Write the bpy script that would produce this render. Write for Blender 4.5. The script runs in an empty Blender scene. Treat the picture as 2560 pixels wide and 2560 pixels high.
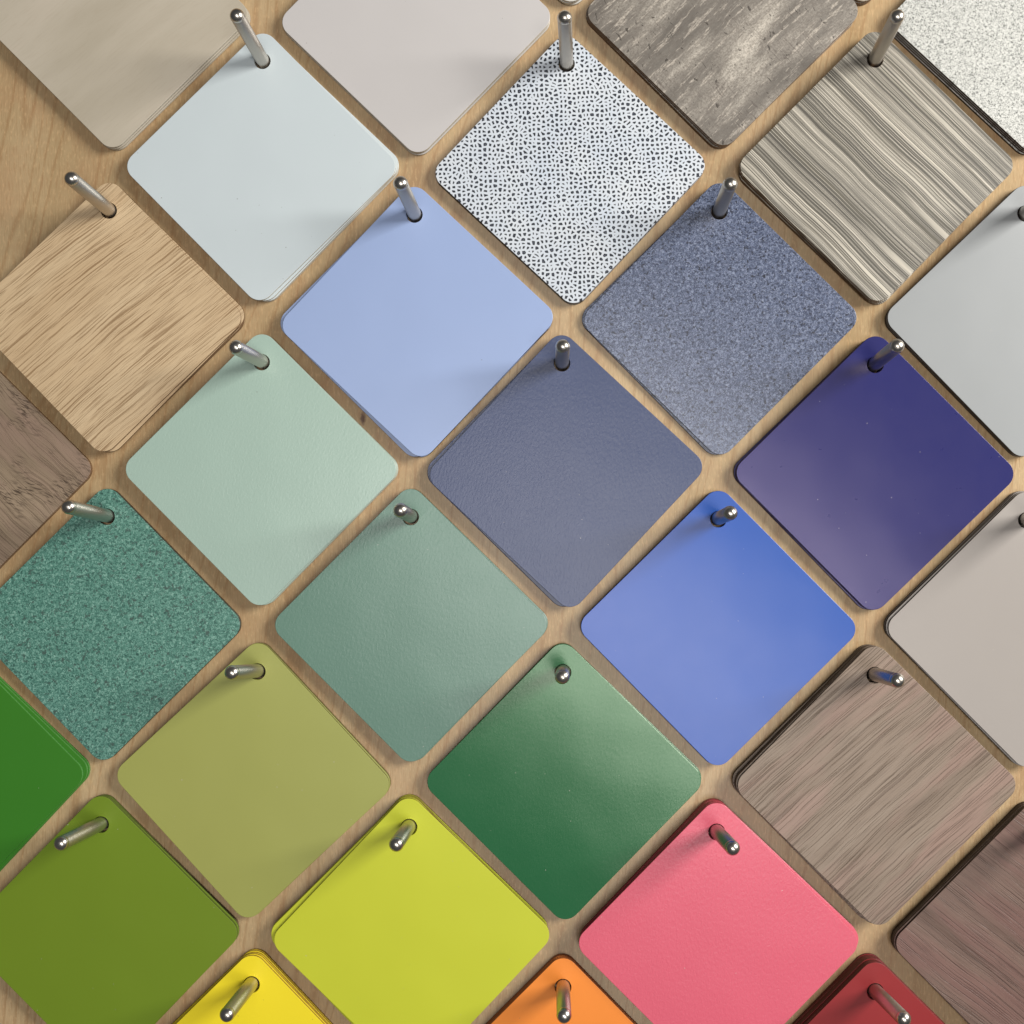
import bpy, bmesh, math, random
from mathutils import Matrix, Vector
random.seed(7)
SC = bpy.context.scene
COL = SC.collection
MM = 0.001
# The board stands upright. "Board space": x right, y up, z out of the board, millimetres.
UP = Matrix.Rotation(math.radians(90), 4, 'X')          # board space -> world (board faces -Y)

def place(o, m):                                        # m: matrix in board space, translation in mm
    m = m.copy(); m.translation *= MM
    o.matrix_world = UP @ m

def euler_mat(x, y, z):
    return (Matrix.Rotation(z, 4, 'Z') @ Matrix.Rotation(y, 4, 'Y') @ Matrix.Rotation(x, 4, 'X'))

# ---------------------------------------------------------------- camera
cam_data = bpy.data.cameras.new('camera')
cam = bpy.data.objects.new('camera', cam_data); COL.objects.link(cam)
cam_data.sensor_width = 36; cam_data.lens = 36
cam_data.clip_start = 0.01; cam_data.clip_end = 50
place(cam, Matrix.Translation((-15.976, -191.249, 411.03)) @ euler_mat(0.025036, 0.011357, 0.004596))
SC.camera = cam

# ---------------------------------------------------------------- world and lamps
world = bpy.data.worlds.new('World'); SC.world = world; world.use_nodes = True
bg = world.node_tree.nodes['Background']
bg.inputs['Color'].default_value = (0.93, 0.96, 1.0, 1)
bg.inputs['Strength'].default_value = 0.08

def area(name, pos, target, sx, sy, power, color, spin=0.0):
    d = bpy.data.lights.new(name, 'AREA'); d.shape = 'RECTANGLE'
    d.size = sx*MM; d.size_y = sy*MM; d.energy = power; d.color = color
    o = bpy.data.objects.new(name, d); COL.objects.link(o)
    z = (Vector(pos)-Vector(target)).normalized()
    q = z.to_track_quat('Z', 'Y').to_matrix().to_4x4()
    place(o, Matrix.Translation(pos) @ q @ Matrix.Rotation(spin, 4, 'Z'))
    return o
# tall window to the right of the board, and a window across the room behind the photographer
area('window_light', (970, 230, 640), (0, -150, 0), 500, 480, 20.5, (1.0, 0.975, 0.93))
area('far_window_light', (145, -350, 1500), (145, -349.9, 0), 980, 350, 9.6, (1.0, 0.965, 0.935), math.radians(-37))

SC.view_settings.view_transform = 'Standard'
SC.view_settings.look = 'None'
SC.view_settings.exposure = 0.0
SC.view_settings.gamma = 1.0
SC.render.engine = 'CYCLES'
SC.cycles.max_bounces = 6

# ---------------------------------------------------------------- node helpers
def lin(c):
    o = []
    for v in c:
        v /= 255.0
        o.append(v/12.92 if v <= 0.04045 else ((v+0.055)/1.055)**2.4)
    return (*o, 1)

class NT:
    def __init__(s, name, rough=0.4, spec=0.5, metal=0.0):
        s.m = bpy.data.materials.new(name); s.m.use_nodes = True
        s.t = s.m.node_tree; s.n = s.t.nodes
        s.b = s.n['Principled BSDF']
        s.b.inputs['Roughness'].default_value = rough
        s.b.inputs['Specular IOR Level'].default_value = spec
        s.b.inputs['Metallic'].default_value = metal
        s._co = None
    def link(s, a, b): s.t.links.new(a, b)
    def put(s, sock, v):
        if isinstance(v, bpy.types.NodeSocket): s.link(v, sock)
        elif isinstance(v, (tuple, list)) and sock.type in ('RGBA', 'VECTOR'):
            sock.default_value = v if sock.type == 'VECTOR' or len(v) == 4 else (*v, 1)
        else: sock.default_value = v
    def math(s, op, a, b=None, c=None, clamp=False):
        n = s.n.new('ShaderNodeMath'); n.operation = op; n.use_clamp = clamp
        s.put(n.inputs[0], a)
        if b is not None: s.put(n.inputs[1], b)
        if c is not None: s.put(n.inputs[2], c)
        return n.outputs[0]
    def vmath(s, op, a, b=None):
        n = s.n.new('ShaderNodeVectorMath'); n.operation = op
        s.put(n.inputs[0], a)
        if b is not None: s.put(n.inputs[1] if op != 'SCALE' else n.inputs['Scale'], b)
        return n.outputs[0]
    def mm(s):                                           # object coordinates in millimetres, shifted per object
        if s._co is None:
            tc = s.n.new('ShaderNodeTexCoord'); oi = s.n.new('ShaderNodeObjectInfo')
            k = s.vmath('SCALE', tc.outputs['Object'], 1000.0)
            sh = s.math('MULTIPLY', oi.outputs['Random'], 0.0)
            c = s.n.new('ShaderNodeCombineXYZ'); s.link(sh, c.inputs[2])
            s._raw = k
            s._co = s.vmath('ADD', k, c.outputs[0])
        return s._co
    def grain(s, deg, su, sv, off=(0, 0, 0), warp=None): # x along the grain, y across it
        co = s.mm()
        if warp is not None: co = s.vmath('ADD', co, warp)
        n = s.n.new('ShaderNodeMapping'); n.vector_type = 'POINT'
        n.inputs['Rotation'].default_value = (0, 0, math.radians(-deg))
        s.link(co, n.inputs['Vector'])
        n2 = s.n.new('ShaderNodeMapping'); n2.inputs['Scale'].default_value = (su, sv, 0)
        n2.inputs['Location'].default_value = off
        s.link(n.outputs[0], n2.inputs['Vector'])
        return n2.outputs[0]
    def warp(s, scale, amp, off=0.0):
        w = s.n.new('ShaderNodeTexNoise'); w.inputs['Scale'].default_value = scale
        w.inputs['Detail'].default_value = 2
        s.link(s.vmath('ADD', s.mm(), (off, off*1.7, off)), w.inputs['Vector'])
        return s.vmath('SCALE', s.vmath('SUBTRACT', w.outputs['Color'], (0.5, 0.5, 0.5)), amp)
    def noise(s, vec, scale=1.0, detail=3, rough=0.55, dist=0.0):
        n = s.n.new('ShaderNodeTexNoise')
        n.inputs['Scale'].default_value = scale; n.inputs['Detail'].default_value = detail
        n.inputs['Roughness'].default_value = rough; n.inputs['Distortion'].default_value = dist
        s.link(vec, n.inputs['Vector']); return n.outputs['Fac']
    def ramp(s, fac, stops, interp='LINEAR'):
        n = s.n.new('ShaderNodeValToRGB'); e = n.color_ramp.elements; n.color_ramp.interpolation = interp
        while len(e) < len(stops): e.new(0.5)
        for el, (p, c) in zip(e, stops):
            el.position = p
            el.color = (c, c, c, 1) if isinstance(c, (int, float)) else (c if len(c) == 4 else lin(c))
        s.link(fac, n.inputs[0]); return n.outputs[0]
    def mix(s, fac, a, b, mode='MIX'):
        n = s.n.new('ShaderNodeMix'); n.data_type = 'RGBA'; n.blend_type = mode
        s.put(n.inputs[0], fac); s.put(n.inputs[6], a); s.put(n.inputs[7], b)
        return n.outputs[2]
    def color(s, v): s.put(s.b.inputs['Base Color'], v if not (isinstance(v, tuple) and len(v) == 3) else lin(v))
    def rough(s, v): s.put(s.b.inputs['Roughness'], v)
    def bump(s, h, dist_mm, strength=1.0):
        n = s.n.new('ShaderNodeBump'); n.inputs['Strength'].default_value = strength
        n.inputs['Distance'].default_value = dist_mm*MM
        s.link(h, n.inputs['Height'])
        if s.b.inputs['Normal'].is_linked:
            s.link(s.b.inputs['Normal'].links[0].from_socket, n.inputs['Normal'])
        s.link(n.outputs[0], s.b.inputs['Normal'])

# ---------------------------------------------------------------- materials
def c_sum(c): return c[0]+c[1]+c[2]

def plain(name, c, rough=0.38, spec=0.5, leather=0.0, fine=0.0, mottle=0.006, tint=None):
    k = NT(name, rough, spec)
    if tint: k.b.inputs['Specular Tint'].default_value = (*tint, 1)
    big = k.noise(k.mm(), 0.03, 2)
    base = lin(c)
    lo = tuple(v*(1-mottle*2) for v in base[:3])+(1,); hi = tuple(min(1, v*(1+mottle*2)) for v in base[:3])+(1,)
    c = k.ramp(big, [(0.3, lo), (0.7, hi)])
    v = k.n.new('ShaderNodeTexVoronoi'); v.voronoi_dimensions = '2D'; v.inputs['Scale'].default_value = 0.10   # dust
    k.link(k.vmath('ADD', k.mm(), (float(len(name)*37), float(c_sum(base)*91), 0.0)), v.inputs['Vector'])
    sc = k.n.new('ShaderNodeSeparateColor'); k.link(v.outputs['Color'], sc.inputs[0])
    sp = k.math('MULTIPLY', k.math('LESS_THAN', v.outputs['Distance'], k.math('MULTIPLY', sc.outputs[1], 0.022)), k.math('GREATER_THAN', sc.outputs[0], 0.72))
    grey = lin((196, 190, 180)) if c_sum(base) < 1.2 else lin((104, 96, 86))
    k.color(k.mix(k.math('MULTIPLY', sp, 0.55), c, grey))
    k.rough(k.math('MULTIPLY_ADD', k.noise(k.mm(), 0.14, 3, 0.6), 0.03, rough-0.015))
    k.bump(k.noise(k.mm(), 0.028, 1), 0.30)
    if leather:
        v = k.grain(70, 0.62, 1.15, warp=k.warp(0.5, 0.9))
        k.bump(k.noise(v, 1.0, 3, 0.6, 0.4), 0.10*leather)
    if fine:
        k.bump(k.noise(k.mm(), 3.2, 2, 0.6), 0.03*fine)
    return k.m

def spots():
    k = NT('leopard_dot_print', 0.42, 0.45)
    co = k.vmath('ADD', k.mm(), k.warp(0.7, 0.5))
    mp = k.n.new('ShaderNodeMapping'); mp.inputs['Scale'].default_value = (1, 1, 0); k.link(co, mp.inputs[0])
    v = k.n.new('ShaderNodeTexVoronoi'); v.voronoi_dimensions = '2D'; v.feature = 'DISTANCE_TO_EDGE'
    v.inputs['Scale'].default_value = 0.55; v.inputs['Randomness'].default_value = 0.75
    k.link(mp.outputs[0], v.inputs['Vector'])
    d = v.outputs['Distance']
    thr = k.math('MULTIPLY_ADD', k.noise(k.mm(), 0.35, 2), 0.16, 0.140)
    e = k.math('SUBTRACT', d, thr)
    dot = k.math('MULTIPLY', e, 18.0, clamp=True)
    core = k.math('MULTIPLY', k.math('SUBTRACT', e, 0.20), 9.0, clamp=True)
    ink = k.mix(core, lin((20, 24, 34)), lin((92, 98, 112)))
    paper = k.ramp(k.noise(k.mm(), 0.05, 2), [(0.3, (204, 212, 222)), (0.7, (214, 219, 224))])
    k.color(k.mix(dot, paper, ink))
    k.bump(k.noise(k.mm(), 2.5, 2), 0.02)
    return k.m

def granite(name, stops, scale, rough=0.42, bump=0.05, extra=None, spec=0.5, dist=1.2):
    k = NT(name, rough, spec)
    n1 = k.noise(k.mm(), scale, 3, 0.75, dist)
    c = k.ramp(n1, stops)
    if extra:
        lo, hi, col, sc = extra
        n2 = k.noise(k.vmath('ADD', k.mm(), (31.0, 17.0, 0.0)), sc, 2, 0.6, 0.3)
        c = k.mix(k.ramp(n2, [(lo, 0.0), (hi, 1.0)]), c, lin(col))
    k.color(c)
    k.bump(n1, bump)
    return k.m

def oak():
    k = NT('light_oak_decor', 0.45, 0.4)
    w = k.warp(0.011, 7.0, 3.0); w2 = k.vmath('ADD', w, k.vmath('ADD', k.warp(0.03, 1.8, 9.0), k.warp(0.16, 0.35, 9.0)))
    base = k.ramp(k.noise(k.grain(40, 0.008, 0.10, warp=w), 1, 3), [(0.3, (204, 176, 138)), (0.7, (216, 191, 154))])
    c = base; lines = None
    for i, (su, sv, lo, hi, amt) in enumerate([(0.035, 1.6, 0.375, 0.415, 0.62), (0.022, 1.15, 0.365, 0.385, 0.7), (0.05, 2.4, 0.38, 0.44, 0.42), (0.06, 4.0, 0.38, 0.5, 0.22)]):
        n = k.noise(k.grain(40, su, sv, (8+i*13, 2+i*9, i*5), warp=w2), 1, 2, 0.5)
        x = k.ramp(n, [(lo, amt), (hi, 0.0)])
        lines = x if lines is None else k.math('MAXIMUM', lines, x)
    c = k.mix(lines, base, lin((128, 94, 58)))
    k.color(c)
    k.bump(k.math('MULTIPLY', lines, -1.0), 0.06)
    return k.m

def stripes():
    k = NT('grey_striped_wood_decor', 0.46, 0.4)
    w = k.vmath('ADD', k.warp(0.011, 5.0, 5.0), k.warp(0.035, 1.1, 2.0))
    wl = k.vmath('ADD', w, k.warp(0.16, 0.22, 8.0))
    base = k.ramp(k.noise(k.grain(-45, 0.006, 0.22, (0, 4, 0), warp=w), 1, 4, 0.65),
                  [(0.3, (78, 74, 68)), (0.5, (94, 90, 81)), (0.7, (108, 102, 89))])
    fibre = k.noise(k.grain(-45, 0.07, 2.0, (5, 1, 0), warp=w), 1, 4, 0.7)
    c = k.mix(k.ramp(fibre, [(0.3, 0.35), (0.55, 0.0)]), base, lin((80, 75, 69)))
    m = None
    for i, (su, sv, off, wd) in enumerate([(0.0010, 0.55, 2.0, 0.020), (0.0014, 0.85, 31.0, 0.030), (0.0008, 0.33, 57.0, 0.013)]):
        st = [(0.0, 0.0)]
        for p in ((0.46, 0.55), (0.50,), (0.43, 0.49, 0.56))[i]:
            st += [(p-wd, 0.0), (p-wd*0.3, 1.0), (p+wd*0.3, 1.0), (p+wd, 0.0)]
        x = k.ramp(k.noise(k.grain(-45, su, sv, (off, off*1.3, i*7.7), warp=wl), 1, 0, 0.4), st)
        m = x if m is None else k.math('MAXIMUM', m, x)
    m = k.math('MULTIPLY', m, k.ramp(k.noise(k.grain(-45, 0.02, 0.4, (3, 3, 3), warp=w), 1, 3), [(0.34, 0.35), (0.52, 1.0)]))
    c = k.mix(k.math("MULTIPLY", m, 0.85), c, lin((214, 206, 190)))
    k.color(c); k.bump(k.math('ADD', m, k.math('MULTIPLY', fibre, 0.6)), 0.03)
    return k.m

def grey_wood():
    k = NT('weathered_concrete_wood_decor', 0.5, 0.4)
    w = k.vmath('ADD', k.warp(0.014, 10.0, 1.0), k.warp(0.3, 0.7, 4.0))
    base = k.ramp(k.noise(k.grain(43, 0.018, 0.075, (2, 3.4, 0), warp=w), 1, 5, 0.6),
                  [(0.32, (98, 93, 87)), (0.46, (126, 120, 112)), (0.56, (154, 147, 137)), (0.66, (200, 192, 179))])
    st = k.noise(k.grain(43, 0.06, 0.45, (5, 2, 0), warp=w), 1, 5, 0.75)
    c = k.mix(k.ramp(st, [(0.54, 0.0), (0.61, 0.75)]), base, lin((204, 194, 180)))
    fi = k.noise(k.grain(43, 0.35, 1.9, (1, 8, 0)), 1, 4, 0.75)
    c = k.mix(k.ramp(fi, [(0.30, 0.7), (0.48, 0.0)]), c, lin((92, 84, 76)))
    gr = k.noise(k.mm(), 1.3, 4, 0.75)
    c = k.mix(k.ramp(gr, [(0.40, 0.6), (0.56, 0.0)]), c, lin((108, 100, 92)))
    pit = k.noise(k.grain(120, 0.30, 0.7, (4, 4, 0)), 1, 2, 0.5, 0.8)
    pm = k.ramp(pit, [(0.30, 1.0), (0.34, 0.0)])
    c = k.mix(k.math('MULTIPLY', pm, 0.8), c, lin((62, 56, 50)))
    cross = k.noise(k.grain(130, 0.12, 1.3, (9, 4, 0), warp=w), 1, 3, 0.6)
    region = k.ramp(k.noise(k.mm(), 0.045, 2), [(0.50, 0.0), (0.62, 1.0)])
    c = k.mix(k.math('MULTIPLY', k.ramp(cross, [(0.36, 0.6), (0.44, 0.0)]), region), c, lin((84, 74, 68)))
    k.color(c); k.bump(k.math('SUBTRACT', fi, pm), 0.04)
    return k.m

def brown_wood(name, deg, c0, c1, c2, dark, pink, bump=0.08, knots=False, wav=1.0):
    k = NT(name, 0.44, 0.42)
    w = k.vmath('ADD', k.warp(0.010, 6.5*wav, 2.0), k.vmath('ADD', k.warp(0.05, 1.0, 6.0), k.warp(0.3, 0.3, 3.0)))
    if knots: w = k.vmath('ADD', w, k.warp(0.035, 7.0, 12.0))
    base = k.ramp(k.noise(k.grain(deg, 0.010, 0.11, (1, 1, 1), warp=w), 1, 4, 0.6), [(0.3, c0), (0.5, c1), (0.72, c2)])
    pk = k.noise(k.grain(deg, 0.014, 0.07, (6, 2, 1), warp=w), 1, 3, 0.6)
    c = k.mix(k.ramp(pk, [(0.46, 0.0), (0.60, 0.55)]), base, lin(pink))
    line = k.noise(k.grain(deg, 0.022, 1.9, (4, 1, 2), warp=w), 1, 2, 0.5)
    lm = k.ramp(line, [(0.37, 1.0), (0.44, 0.0)])
    c = k.mix(k.math('MULTIPLY', lm, 0.42), c, lin(dark))
    fine = k.noise(k.grain(deg, 0.06, 3.2, (4, 9, 2), warp=w), 1, 3, 0.55)
    c = k.mix(k.ramp(fine, [(0.34, 0.5), (0.48, 0.0)]), c, lin(dark))
    if knots:
        reg = k.ramp(k.noise(k.mm(), 0.05, 2), [(0.52, 0.0), (0.66, 1.0)])
        pores = k.noise(k.grain(deg+20, 0.22, 1.4, (2, 2, 2), warp=w), 1, 2)
        c = k.mix(k.math('MULTIPLY', reg, k.ramp(pores, [(0.40, 0.85), (0.5, 0.0)])), c, lin((62, 48, 38)))
    k.color(c)
    k.bump(k.math('ADD', k.math('MULTIPLY', lm, -1.0), k.math('MULTIPLY', fine, 0.35)), bump)
    return k.m

def cream_maple():
    k = NT('cream_maple_decor', 0.42, 0.4)
    w = k.warp(0.012, 8.0, 2.0)
    a = k.noise(k.grain(38, 0.008, 0.04, warp=w), 1, 3, 0.55)
    c = k.ramp(a, [(0.3, (181, 171, 152)), (0.5, (193, 183, 165)), (0.7, (202, 190, 173))])
    f = k.noise(k.grain(38, 0.12, 1.4, warp=w), 1, 3, 0.6)
    c = k.mix(k.ramp(f, [(0.32, 0.18), (0.48, 0.0)]), c, lin((166, 152, 130)))
    k.color(c); k.bump(f, 0.012)
    return k.m

def board_mat():
    k = NT('birch_plywood', 0.40, 0.6)
    k.b.inputs['Anisotropic'].default_value = 0.85
    tg = k.n.new('ShaderNodeCombineXYZ'); tg.inputs[ANI].default_value = 1.0; k.link(tg.outputs[0], k.b.inputs['Tangent'])
    w = k.vmath('ADD', k.warp(0.006, 26.0, 4.0), k.warp(0.03, 2.2, 1.0))
    broad = k.noise(k.grain(84, 0.004, 0.028, (3, 6, 1), warp=w), 1, 3, 0.55)
    c = k.ramp(broad, [(0.28, (164, 138, 100)), (0.5, (182, 156, 117)), (0.72, (197, 172, 134))])
    ring = k.noise(k.grain(80, 0.0022, 0.03, (1, 3, 5), warp=w), 1, 2, 0.4)
    rm = k.ramp(ring, [(0.38, 0), (0.387, 1), (0.398, 0), (0.44, 0), (0.447, 1), (0.458, 0), (0.5, 0), (0.507, 1), (0.52, 0), (0.56, 0), (0.567, 1), (0.58, 0), (0.63, 0), (0.637, 1), (0.65, 0)])
    c = k.mix(k.math('MULTIPLY', rm, 0.5), c, lin((150, 112, 72)))
    f = k.noise(k.grain(92, 0.16, 2.4, (2, 2, 2)), 1, 3, 0.6)
    c = k.mix(k.ramp(f, [(0.34, 0.5), (0.5, 0.0)]), c, lin((156, 118, 80)))
    f2 = k.noise(k.grain(89, 0.35, 1.1, (7, 1, 2)), 1, 3, 0.6)
    c = k.mix(k.ramp(f2, [(0.52, 0.0), (0.72, 0.5)]), c, lin((222, 188, 142)))
    blot = k.noise(k.mm(), 0.05, 3, 0.6)
    c = k.mix(k.ramp(blot, [(0.45, 0.0), (0.7, 0.22)]), c, lin((176, 128, 92)))
    # the small brown knot above the mint stack
    sp = k.n.new('ShaderNodeSeparateXYZ'); k.link(k.vmath('ADD', k.mm(), k.warp(0.5, 1.6, 3.0)), sp.inputs[0])
    dx = k.math('MULTIPLY', k.math('SUBTRACT', sp.outputs[0], KNOT[0]), 1.35)
    dy = k.math('MULTIPLY', k.math('SUBTRACT', sp.outputs[1], KNOT[1]), 0.50)
    d = k.math('SQRT', k.math('ADD', k.math('MULTIPLY', dx, dx), k.math('MULTIPLY', dy, dy)))
    km = k.ramp(k.math('DIVIDE', d, 4.0), [(0.12, 0.95), (0.30, 0.45), (0.42, 0.0)])
    c = k.mix(km, c, lin((84, 50, 28)))
    k.color(c)
    k.rough(k.math('MULTIPLY_ADD', f, 0.10, 0.33))
    k.bump(f, 0.03)
    return k.m

KNOT = (-81.0, -143.5)
ANI = 2
BOARD = board_mat()

def steel(name, rough, brushed):
    k = NT(name, rough, 0.5, 1.0)
    k.color((196, 190, 181))
    if brushed:
        tc = k.mm()
        mp = k.n.new('ShaderNodeMapping'); mp.inputs['Scale'].default_value = (0.25, 0.25, 9.0); k.link(tc, mp.inputs[0])
        k.rough(k.math('MULTIPLY_ADD', k.noise(mp.outputs[0], 1, 3), 0.16, rough-0.08))
        k.bump(k.noise(mp.outputs[0], 1, 3), 0.012)
    else:
        sp = k.n.new('ShaderNodeSeparateXYZ'); k.link(k.mm(), sp.inputs[0])
        r = k.math('SQRT', k.math('ADD', k.math('POWER', sp.outputs[0], 2.0), k.math('POWER', sp.outputs[1], 2.0)))
        k.bump(k.math('SINE', k.math('MULTIPLY', r, 9.0)), 0.005)
    return k.m
SHAFT = steel('brushed_steel', 0.39, True)
TIP = steel('turned_steel', 0.28, False)

# ---------------------------------------------------------------- mesh helpers
def mesh_obj(name, bm, mats, m=None, smooth=False):
    me = bpy.data.meshes.new(name)
    bm.normal_update(); bm.to_mesh(me); bm.free()
    for x in (mats if isinstance(mats, (list, tuple)) else [mats]): me.materials.append(x)
    if smooth:
        for p in me.polygons: p.use_smooth = True
    o = bpy.data.objects.new(name, me); COL.objects.link(o)
    if m is not None: place(o, m)
    return o

SIDE, RAD, HOLE_D, HOLE_R = 79.9, 6.0, 42.8, 3.25      # chip edge, corner radius, hole to centre, hole radius

def outline(inset, seg=9):
    """diamond with rounded corners, centre at (0, -HOLE_D)"""
    s = SIDE/2; pts = []; r = RAD
    for q in range(4):
        a0 = math.radians(90*q)
        cx, cy = (s-r)*(1 if q in (0, 3) else -1), (s-r)*(1 if q < 2 else -1)
        for i in range(seg+1):
            a = a0 + math.radians(90)*i/seg
            x, y = cx+(r-inset)*math.cos(a), cy+(r-inset)*math.sin(a)
            c = math.sqrt(0.5)
            pts.append((c*x-c*y, c*x+c*y-HOLE_D))
    return pts

def circle(r, n=28):
    return [(r*math.cos(2*math.pi*i/n), r*math.sin(2*math.pi*i/n)) for i in range(n)]

T_CHIP = 0.95
def chip_mesh(name, bow, face, edge):
    """bow: height in mm by which the middle stands out"""
    bm = bmesh.new()
    half = SIDE*0.70
    def lift(x, y):
        d = (x*x + (y+HOLE_D)**2)/(half*half)
        return bow*(1-d)
    def ring(pts, z):
        return [bm.verts.new((x*MM, y*MM, (z+lift(x, y))*MM)) for x, y in pts]
    b = 0.13
    lay_o = [(b, T_CHIP), (0.03, T_CHIP-0.05), (0.0, T_CHIP-b), (0.0, 0.0)]
    lay_h = [(b, T_CHIP), (0.03, T_CHIP-0.05), (0.0, T_CHIP-b), (0.0, 0.0)]
    ro = [ring(outline(i), z) for i, z in lay_o]
    rh = [ring(circle(HOLE_R+i), z) for i, z in lay_h]
    def bridge(A, B, flip, mi):
        n = len(A)
        for i in range(n):
            j = (i+1) % n
            f = bm.faces.new((A[j], A[i], B[i], B[j]) if not flip else (A[i], A[j], B[j], B[i]))
            f.material_index = mi
    for q in range(3):
        bridge(ro[q], ro[q+1], False, 0 if q == 0 else 1)
        bridge(rh[q], rh[q+1], True, 0 if q == 0 else 1)
    for o_, h_, up in ((ro[0], rh[0], True), (ro[3], rh[3], False)):
        es = []
        for L in (o_, h_):
            for i in range(len(L)):
                e = bm.edges.get((L[i], L[(i+1) % len(L)])) or bm.edges.new((L[i], L[(i+1) % len(L)]))
                es.append(e)
        g = bmesh.ops.triangle_fill(bm, edges=es, use_beauty=True, use_dissolve=False)
        for f in [x for x in g['geom'] if isinstance(x, bmesh.types.BMFace)]:
            f.normal_update()
            if (f.normal.z > 0) != up: f.normal_flip()
            f.material_index = 0 if up else 1
    me = bpy.data.meshes.new(name)
    bm.normal_update(); bm.to_mesh(me); bm.free()
    me.materials.append(face); me.materials.append(edge)
    return me

# ---------------------------------------------------------------- the board with its pegs
bm = bmesh.new()
X0, X1, Y0, Y1, TH = -330, 330, -470, 270, 18
vs = [bm.verts.new((x*MM, y*MM, z*MM)) for z in (0, -TH) for x, y in ((X0, Y0), (X1, Y0), (X1, Y1), (X0, Y1))]
for q in ((0, 1, 2, 3), (7, 6, 5, 4), (0, 4, 5, 1), (1, 5, 6, 2), (2, 6, 7, 3), (3, 7, 4, 0)):
    bm.faces.new([vs[i] for i in q])
board = bpy.data.objects.new('display_board', None); COL.objects.link(board); board.empty_display_size = 0.05
place(board, Matrix.Identity(4))
panel = mesh_obj('plywood_panel', bm, BOARD)
panel.parent = board
board['label'] = 'pale birch plywood board behind all the chips, studded with steel pegs'
board['category'] = 'board'

PEG_R, PEG_L = 2.68, 34.5
def lathe(profile, n=28):
    bm = bmesh.new(); rings = []
    for r, z in profile:
        if r < 1e-6: rings.append([bm.verts.new((0, 0, z*MM))])
        else: rings.append([bm.verts.new((r*MM*math.cos(2*math.pi*i/n), r*MM*math.sin(2*math.pi*i/n), z*MM)) for i in range(n)])
    for A, B in zip(rings, rings[1:]):
        for i in range(n):
            j = (i+1) % n
            if len(B) == 1: bm.faces.new((A[i], A[j], B[0]))
            elif len(A) == 1: bm.faces.new((A[0], B[j], B[i]))
            else: bm.faces.new((A[i], A[j], B[j], B[i]))
    return bm
def peg_meshes():
    b = lathe([(PEG_R, -6), (PEG_R, PEG_L-0.9), (PEG_R-0.12, PEG_L-0.75), (PEG_R-0.12, PEG_L-0.6)])
    me = bpy.data.meshes.new('peg'); b.to_mesh(me); b.free(); me.materials.append(SHAFT)
    prof = [(PEG_R-0.12, PEG_L-0.62), (PEG_R+0.08, PEG_L-0.5)]
    for i in range(1, 12):
        a = math.radians(90*i/11)
        prof.append(((PEG_R+0.08)*math.cos(a) if i < 11 else 0.0, PEG_L-0.4+2.45*math.sin(a)))
    b = lathe(prof); me2 = bpy.data.meshes.new('peg_tip'); b.to_mesh(me2); b.free(); me2.materials.append(TIP)
    for m_ in (me, me2):
        for p in m_.polygons: p.use_smooth = True
    return me, me2
PEG_ME, TIP_ME = peg_meshes()

def add_peg(bx, by, w, tx, ty):
    """axis goes through (bx, by) at chip height w and (tx, ty) at the tip height"""
    L = PEG_L - w
    d = Vector(((tx-bx)/L, (ty-by)/L, 1.0))
    foot = Vector((bx, by, w)) - d*w
    q = d.normalized().to_track_quat('Z', 'Y').to_matrix().to_4x4()
    o = bpy.data.objects.new('peg', PEG_ME); COL.objects.link(o)
    place(o, Matrix.Translation(foot) @ q)
    bpy.context.view_layer.update()
    o.parent = board; o.matrix_parent_inverse = board.matrix_world.inverted()
    t = bpy.data.objects.new('peg_tip', TIP_ME); COL.objects.link(t)
    t.parent = o
    return o

# ---------------------------------------------------------------- chips
def edge_mat(name, c, rough=0.5):
    k = NT(name, rough, 0.4); k.color(k.ramp(k.noise(k.mm(), 1.5, 2), [(0.35, tuple(int(v*0.88) for v in c)), (0.65, c)]))
    return k.m
DARK = edge_mat('dark_laminate_core', (58, 44, 36))
KRAFT = edge_mat('kraft_laminate_core', (112, 84, 58))
PALE = edge_mat('pale_laminate_edge', (196, 190, 176))

def E_(n, c): return edge_mat(n, c)

# key: hole x, hole y, rotation in degrees, height of the stack (mm)
POS = {"A1": [-182.62, 62.1, 0.12, 4.0], "A2": [-61.17, 60.14, 1.24, 4.0], "A3": [62.69, 62.81, 0.35, 4.5], "A4": [183.52, 60.61, 1.55, 4.5],
"B1": [-121.99, 0.16, -0.14, 4.5], "B2": [0.51, -0.61, 1.93, 3.5], "B3": [123.46, 0.1, 0.41, 5.5],
"C1": [-183.07, -60.78, -0.55, 5.0], "C2": [-60.19, -62.31, 2.03, 5.0], "C3": [61.57, -60.85, 0.45, 4.0], "C4": [183.32, -61.32, -1.13, 4.0],
"D0": [-244.65, -122.29, 0.74, 2.0], "D1": [-120.86, -121.71, 0.15, 5.0], "D2": [-1.01, -121.89, 2.16, 5.0], "D3": [122.53, -122.39, -0.19, 6.0],
"E1": [-182.91, -183.66, -0.01, 3.0], "E2": [-60.96, -183.26, 0.45, 4.0], "E3": [61.07, -183.6, -0.26, 5.0], "E4": [182.16, -183.52, -0.06, 5.0],
"F0": [-245.49, -243.96, 0.74, 3.5], "F1": [-121.51, -244.94, -1.75, 4.0], "F2": [-0.19, -244.51, 0.75, 4.0], "F3": [121.78, -244.47, 0.61, 7.0],
"G1": [-183.14, -305.79, 0.89, 4.0], "G2": [-60.54, -305.26, 1.71, 6.0], "G3": [59.77, -305.61, 0.63, 8.0], "G4": [183.84, -305.85, 0.18, 6.0],
"H1": [-121.96, -367.02, -0.3, 6.0], "H2": [0.21, -367.32, 0.02, 5.0], "H3": [120.79, -366.17, 0.33, 9.0],
"Z2": [0.22, 121.37, 1.14, 4.0], "Z3": [122.05, 121.22, -1.79, 4.0]}
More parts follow.
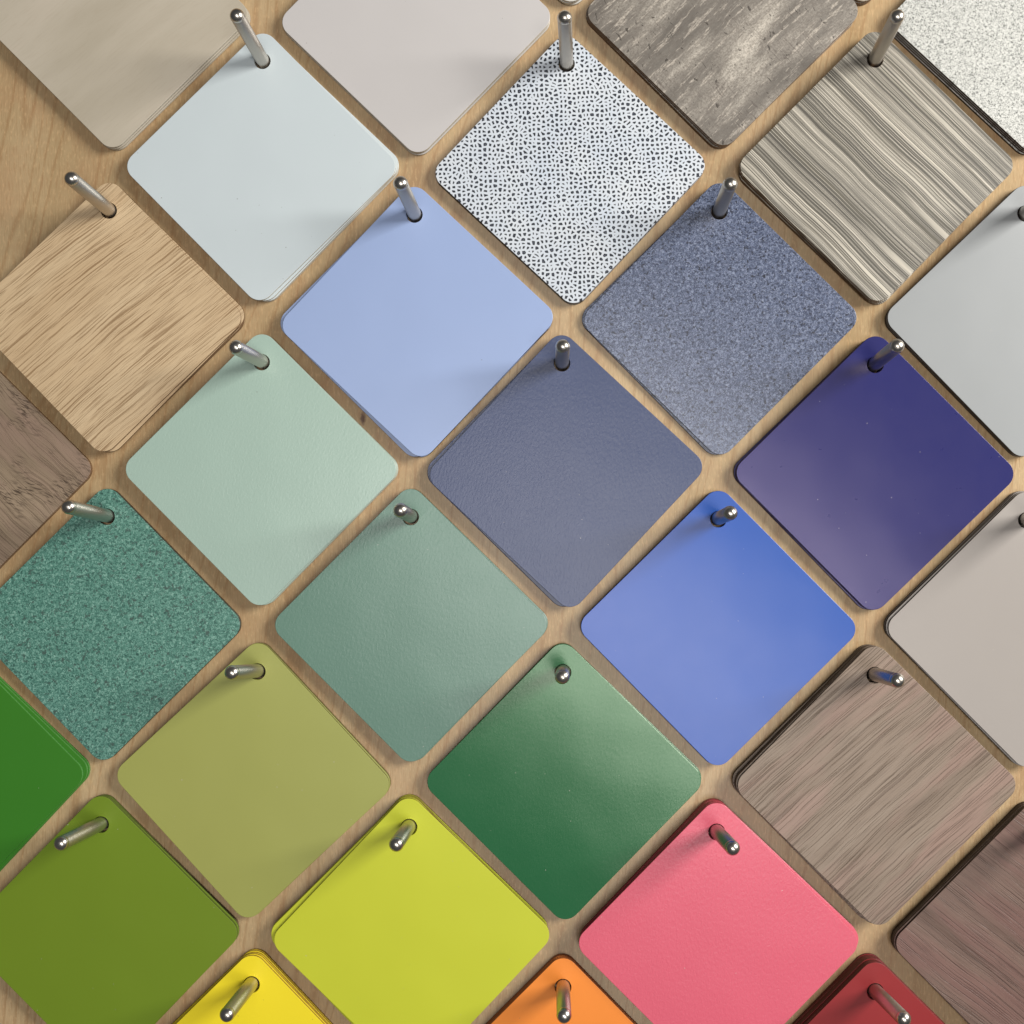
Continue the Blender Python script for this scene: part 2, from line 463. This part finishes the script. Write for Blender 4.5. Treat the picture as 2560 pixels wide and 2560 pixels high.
TIPS = {"B1": [-121.99, 0.51, -124.01, 3.32], "B2": [0.51, -0.26, -1.59, 2.46], "B3": [123.46, 0.45, 121.72, 2.59], "C1": [-183.07, -60.43, -185.18, -58.14],
"C2": [-60.19, -61.96, -62.3, -59.81], "C3": [61.57, -60.5, 59.85, -60.15], "D1": [-120.86, -121.36, -122.94, -121.23], "D2": [-1.01, -121.54, -1.87, -120.66],
"D3": [122.53, -122.04, 121.0, -120.15], "E1": [-182.91, -183.31, -184.33, -180.62], "E2": [-60.96, -182.91, -61.41, -181.4], "E3": [61.07, -183.25, 59.76, -181.9],
"F1": [-121.51, -244.59, -123.09, -241.34], "F2": [-0.19, -244.16, -1.66, -242.1], "F3": [121.78, -244.12, 120.55, -242.7], "G1": [-183.14, -305.44, -185.1, -304.07],
"G2": [-60.54, -304.91, -62.02, -303.49], "G3": [59.77, -305.26, 60.55, -303.86], "H1": [-121.96, -366.67, -123.37, -365.59], "H2": [0.21, -366.97, -0.57, -364.78],
"H3": [120.79, -365.82, 122.31, -364.71]}

SPEC = {
# key: (face material, edge material, short kind, label of the top chip, fan of the chips below (deg), shift, tilt_x, tilt_y, bow)
'A1': (cream_maple(), PALE, 'cream maple', 'cream maple-grain chip in the top left corner of the board', (-.2, .9), (.5, 0)),
'A2': (plain('lilac_grey_laminate', (199, 195, 193), 0.40, fine=.5), PALE, 'pale lilac-grey', 'plain pale lilac-grey chip between the cream maple chip and the concrete-wood chip', (-.2, .2), (0, 0)),
'A3': (grey_wood(), KRAFT, 'weathered concrete-wood', 'weathered grey concrete-wood chip with dark pits, above the striped and the dotted chips', (-.7, 0), (0, 0)),
'A4': (granite('cream_fleck_laminate', [(0.38, (84, 86, 82)), (0.45, (148, 149, 144)), (0.50, (196, 196, 190)), (0.62, (208, 208, 202))], 1.3, 0.5, 0.02), DARK, 'cream fleck', 'cream chip with fine grey flecks in the top right corner', (-.2, .3), (-.2, -.2)),
'B1': (plain('ice_blue_laminate', (202, 212, 215), 0.38, fine=.4), PALE, 'icy pale blue', 'icy pale blue-white plain chip below the cream maple chip', (.9, 1.8), (0, 0)),
'B2': (spots(), DARK, 'black-dotted white', 'white chip printed all over with small black leopard dots', (-.2, .2), (0, 0)),
'B3': (stripes(), KRAFT, 'grey striped wood', 'grey wood chip with thin cream diagonal stripes, near the top right', (-.5, .9), (-.2, -.4)),
'C1': (oak(), KRAFT, 'light oak', 'light yellow oak chip with brown grain lines at the left edge', (.4, 1.6), (0, 0)),
'C2': (plain('periwinkle_laminate', (154, 173, 213), 0.36, fine=.4), DARK, 'periwinkle blue', 'plain periwinkle blue chip right of the light oak chip', (-1.6, -.1), (0, 0)),
'C3': (granite('speckled_denim_laminate', [(0.36, (34, 39, 56)), (0.44, (64, 73, 97)), (0.52, (88, 99, 127)), (0.62, (134, 143, 166))], 1.15, 0.27, 0.07, (0.60, 0.67, (34, 38, 52), 0.75), 0.8), DARK, 'speckled denim blue', 'speckled grainy denim-blue chip below the black-dotted white chip', (-1.2, .1), (0, 0)),
'C4': (plain('light_grey_laminate', (150, 153, 154), 0.40, fine=.4), DARK, 'plain light grey', 'plain light grey chip at the right edge above the navy chip', (-.3, .3), (0, 0)),
'D0': (brown_wood('knotty_brown_wood_decor', -46, (128, 110, 92), (150, 131, 109), (168, 148, 125), (92, 74, 60), (160, 134, 118), 0.06, True), KRAFT, 'knotty brown wood', 'knotty grey-brown wood chip cut off by the left edge, below the light oak chip', (-.2, .3), (0, 0)),
'D1': (plain('mint_laminate', (166, 190, 177), 0.29, leather=.55), PALE, 'pale mint green', 'pale mint green leather-textured chip below the icy pale blue chip', (.3, 1.3), (0, 0)),
'D2': (plain('slate_blue_laminate', (72, 82, 114), 0.32, 0.42, leather=.9), DARK, 'slate blue', 'slate blue-grey leather-textured chip in the middle, below the dotted chip', (-1.6, -.1), (-.3, 0)),
'D3': (plain('navy_laminate', (20, 28, 96), 0.28, 0.75, fine=.4, tint=(.94, .82, 1)), DARK, 'navy blue', 'dark navy blue plain chip below the striped wood chip', (-.7, .2), (0, 0)),
'E1': (granite('teal_granite_laminate', [(0.36, (44, 82, 74)), (0.46, (72, 122, 108)), (0.54, (94, 146, 131)), (0.64, (138, 180, 165))], 1.05, 0.42, 0.06, (0.58, 0.68, (66, 92, 84), 0.6)), DARK, 'speckled teal', 'speckled teal green chip at the left edge below the knotty wood chip', (-.3, .3), (0, 0)),
'E2': (plain('sage_green_laminate', (100, 134, 119), 0.29, leather=.55), DARK, 'sage green', 'sage green leather-textured chip between the speckled teal and the bright blue chips', (.1, .7), (0, 0)),
'E3': (plain('bright_blue_laminate', (36, 84, 170), 0.29, 0.55, fine=.4, tint=(.90, .90, 1)), DARK, 'bright blue', 'bright royal blue plain chip right of the sage green chip', (-.4, .2), (0, 0)),
'E4': (plain('taupe_grey_laminate', (162, 155, 149), 0.36, fine=.5), DARK, 'warm taupe grey', 'warm taupe-grey plain chip at the right edge below the navy chip', (-.9, .2), (-.5, .5)),
'F0': (plain('leaf_green_laminate', (58, 124, 36), 0.38, 0.35), E_('leaf_green_edge', (88, 150, 76)), 'leaf green', 'leaf green chip cut off by the left edge, below the speckled teal chip', (1.0, 1.6), (.6, 0)),
'F1': (plain('olive_laminate', (160, 163, 86), 0.42, fine=.4), E_('olive_edge', (104, 100, 52)), 'olive yellow-green', 'muted olive yellow-green chip left of the dark green chip', (-.3, .6), (0, 0)),
'F2': (plain('bottle_green_laminate', (32, 96, 58), 0.22, 0.6, leather=.22, tint=(.86, 1, .80)), E_('bottle_green_edge', (52, 82, 58)), 'bottle green', 'deep bottle green chip with a pale sheen, in the middle above the pink chip', (.1, .7), (0, 0)),
'F3': (brown_wood('mocha_wood_decor', 41, (126, 110, 96), (140, 123, 108), (152, 136, 121), (94, 78, 67), (160, 130, 119), 0.13), DARK, 'mocha wood', 'mocha brown wood-grain chip right of the bottle green and blue chips', (-1.9, -.1), (-.5, .2)),
'G1': (plain('moss_green_laminate', (112, 137, 34), 0.44, 0.35), E_('moss_green_edge', (86, 100, 40)), 'moss green', 'dark moss green chip in the lower left, below the leaf green chip', (-.5, .6), (0, 0)),
'G2': (plain('lime_laminate', (197, 203, 54), 0.42, 0.35, fine=.4), E_('lime_edge', (130, 118, 40)), 'lime yellow', 'bright lime-yellow chip between the moss green and pink chips', (-2.2, .1), (-.4, .3)),
'G3': (plain('coral_pink_laminate', (219, 97, 117), 0.32, 0.45, leather=.9), E_('coral_pink_edge', (170, 56, 70)), 'coral pink', 'coral pink textured chip left of the mocha wood chips', (.2, 1.5), (0, 0)),
'G4': (brown_wood('walnut_wood_decor', -38, (96, 76, 66), (118, 96, 86), (134, 110, 98), (66, 48, 42), (124, 90, 84), 0.09), DARK, 'dark walnut wood', 'dark walnut wood-grain chip in the lower right corner', (-.5, .2), (-.2, 0)),
'H1': (plain('yellow_laminate', (244, 222, 44), 0.40, 0.35), E_('yellow_edge', (176, 140, 44)), 'sunny yellow', 'sunny yellow chip cut off by the bottom edge', (-.9, .8), (.1, .5)),
'H2': (plain('orange_laminate', (242, 142, 58), 0.40, 0.35), E_('orange_edge', (168, 92, 48)), 'orange', 'orange chip cut off by the bottom edge', (-.2, .3), (0, 0)),
'H3': (plain('dark_red_laminate', (144, 42, 44), 0.42, 0.35, fine=.4), E_('dark_red_edge', (100, 34, 36)), 'dark red', 'dark red chip cut off by the bottom edge', (-.3, .3), (0, 0)),
'Z2': (plain('white_laminate', (206, 204, 198), 0.35), PALE, 'whitish', 'lower tip of a whitish chip at the top edge above the dotted chip', (-.4, .4), (0, 0)),
'Z3': (granite('stone_speckle_laminate', [(0.35, (96, 90, 80)), (0.5, (150, 142, 126)), (0.65, (186, 178, 160))], 1.0, 0.45, 0.03), KRAFT, 'stone speckle', 'lower tip of a stone-coloured chip at the top edge above the striped chip', (-.4, .4), (0, 0)),
}
# lean of the stacks on their pegs: (normal down, normal right) in degrees
TILT = {'D3': (2.0, -1.5), 'C3': (2.0, -1.3), 'D2': (0.7, -0.6), 'E4': (0.6, -0.6), 'F2': (-0.1, 0.1), 'E3': (0.1, 0.1)}

ORD = ['first', 'second', 'third', 'fourth', 'fifth', 'sixth', 'seventh', 'eighth', 'ninth']
for key, (face, edge, kind, label, fan, shift) in SPEC.items():
    hx, hy, rot, H = POS[key]
    ta, tb = TILT.get(key, (random.uniform(-0.15, 0.15), random.uniform(-0.15, 0.15)))
    ta, tb = math.radians(ta), math.radians(tb)
    lift = max(83*math.sin(ta), -10*math.sin(ta)) + 40*abs(math.sin(tb))*0.6   # room the leaning top chip needs
    lift = max(0.0, lift)
    n = max(2, int(round((H-lift*0.7)/1.18)))
    step = (H-lift*0.7)/n if lift > 1 else H/n
    bow = random.uniform(-0.12, 0.12)
    me = chip_mesh('sample_chip', bow, face, edge)
    for i in range(n):
        top = (i == n-1)
        f = (n-1-i)/max(1, n-1)                       # 1 at the board, 0 at the top
        if top: dr, dx, dy = 0, 0, 0
        else:
            dr = random.uniform(*fan)
            dx, dy = shift[0]*f+random.uniform(-.12, .12), shift[1]*f+random.uniform(-.12, .12)
        z = (i+1)*step - T_CHIP + (lift*(i+1)/n if lift > 1 else 0)
        k = (i+1)/n
        o = bpy.data.objects.new('sample_chip', me); COL.objects.link(o)
        place(o, Matrix.Translation((hx+dx, hy+dy, z+0.02)) @
              euler_mat(0, 0, math.radians(rot+dr)) if not lift > 1 else Matrix.Translation((hx+dx, hy+dy, z+0.02)) @ euler_mat(ta*k, tb*k, 0) @ euler_mat(0, 0, math.radians(rot+dr)))
        o['category'] = 'laminate sample'
        if top:
            o['label'] = label
            o['group'] = 'top laminate chips hanging on the pegs'
        else:
            o['label'] = f'{kind} chip {ORD[n-1-i]} from the front of its stack, showing only its edge'
            o['group'] = f'{kind} chips stacked under the top one'
    if key in TIPS:
        bx, by, px, py = TIPS[key]; add_peg(bx, by, H, px, py)
    elif key not in ('D0', 'F0', 'Z2', 'Z3', 'A1', 'A2', 'A3', 'A4'):
        add_peg(hx, hy+.35, H, hx-1.2, hy+2.2)
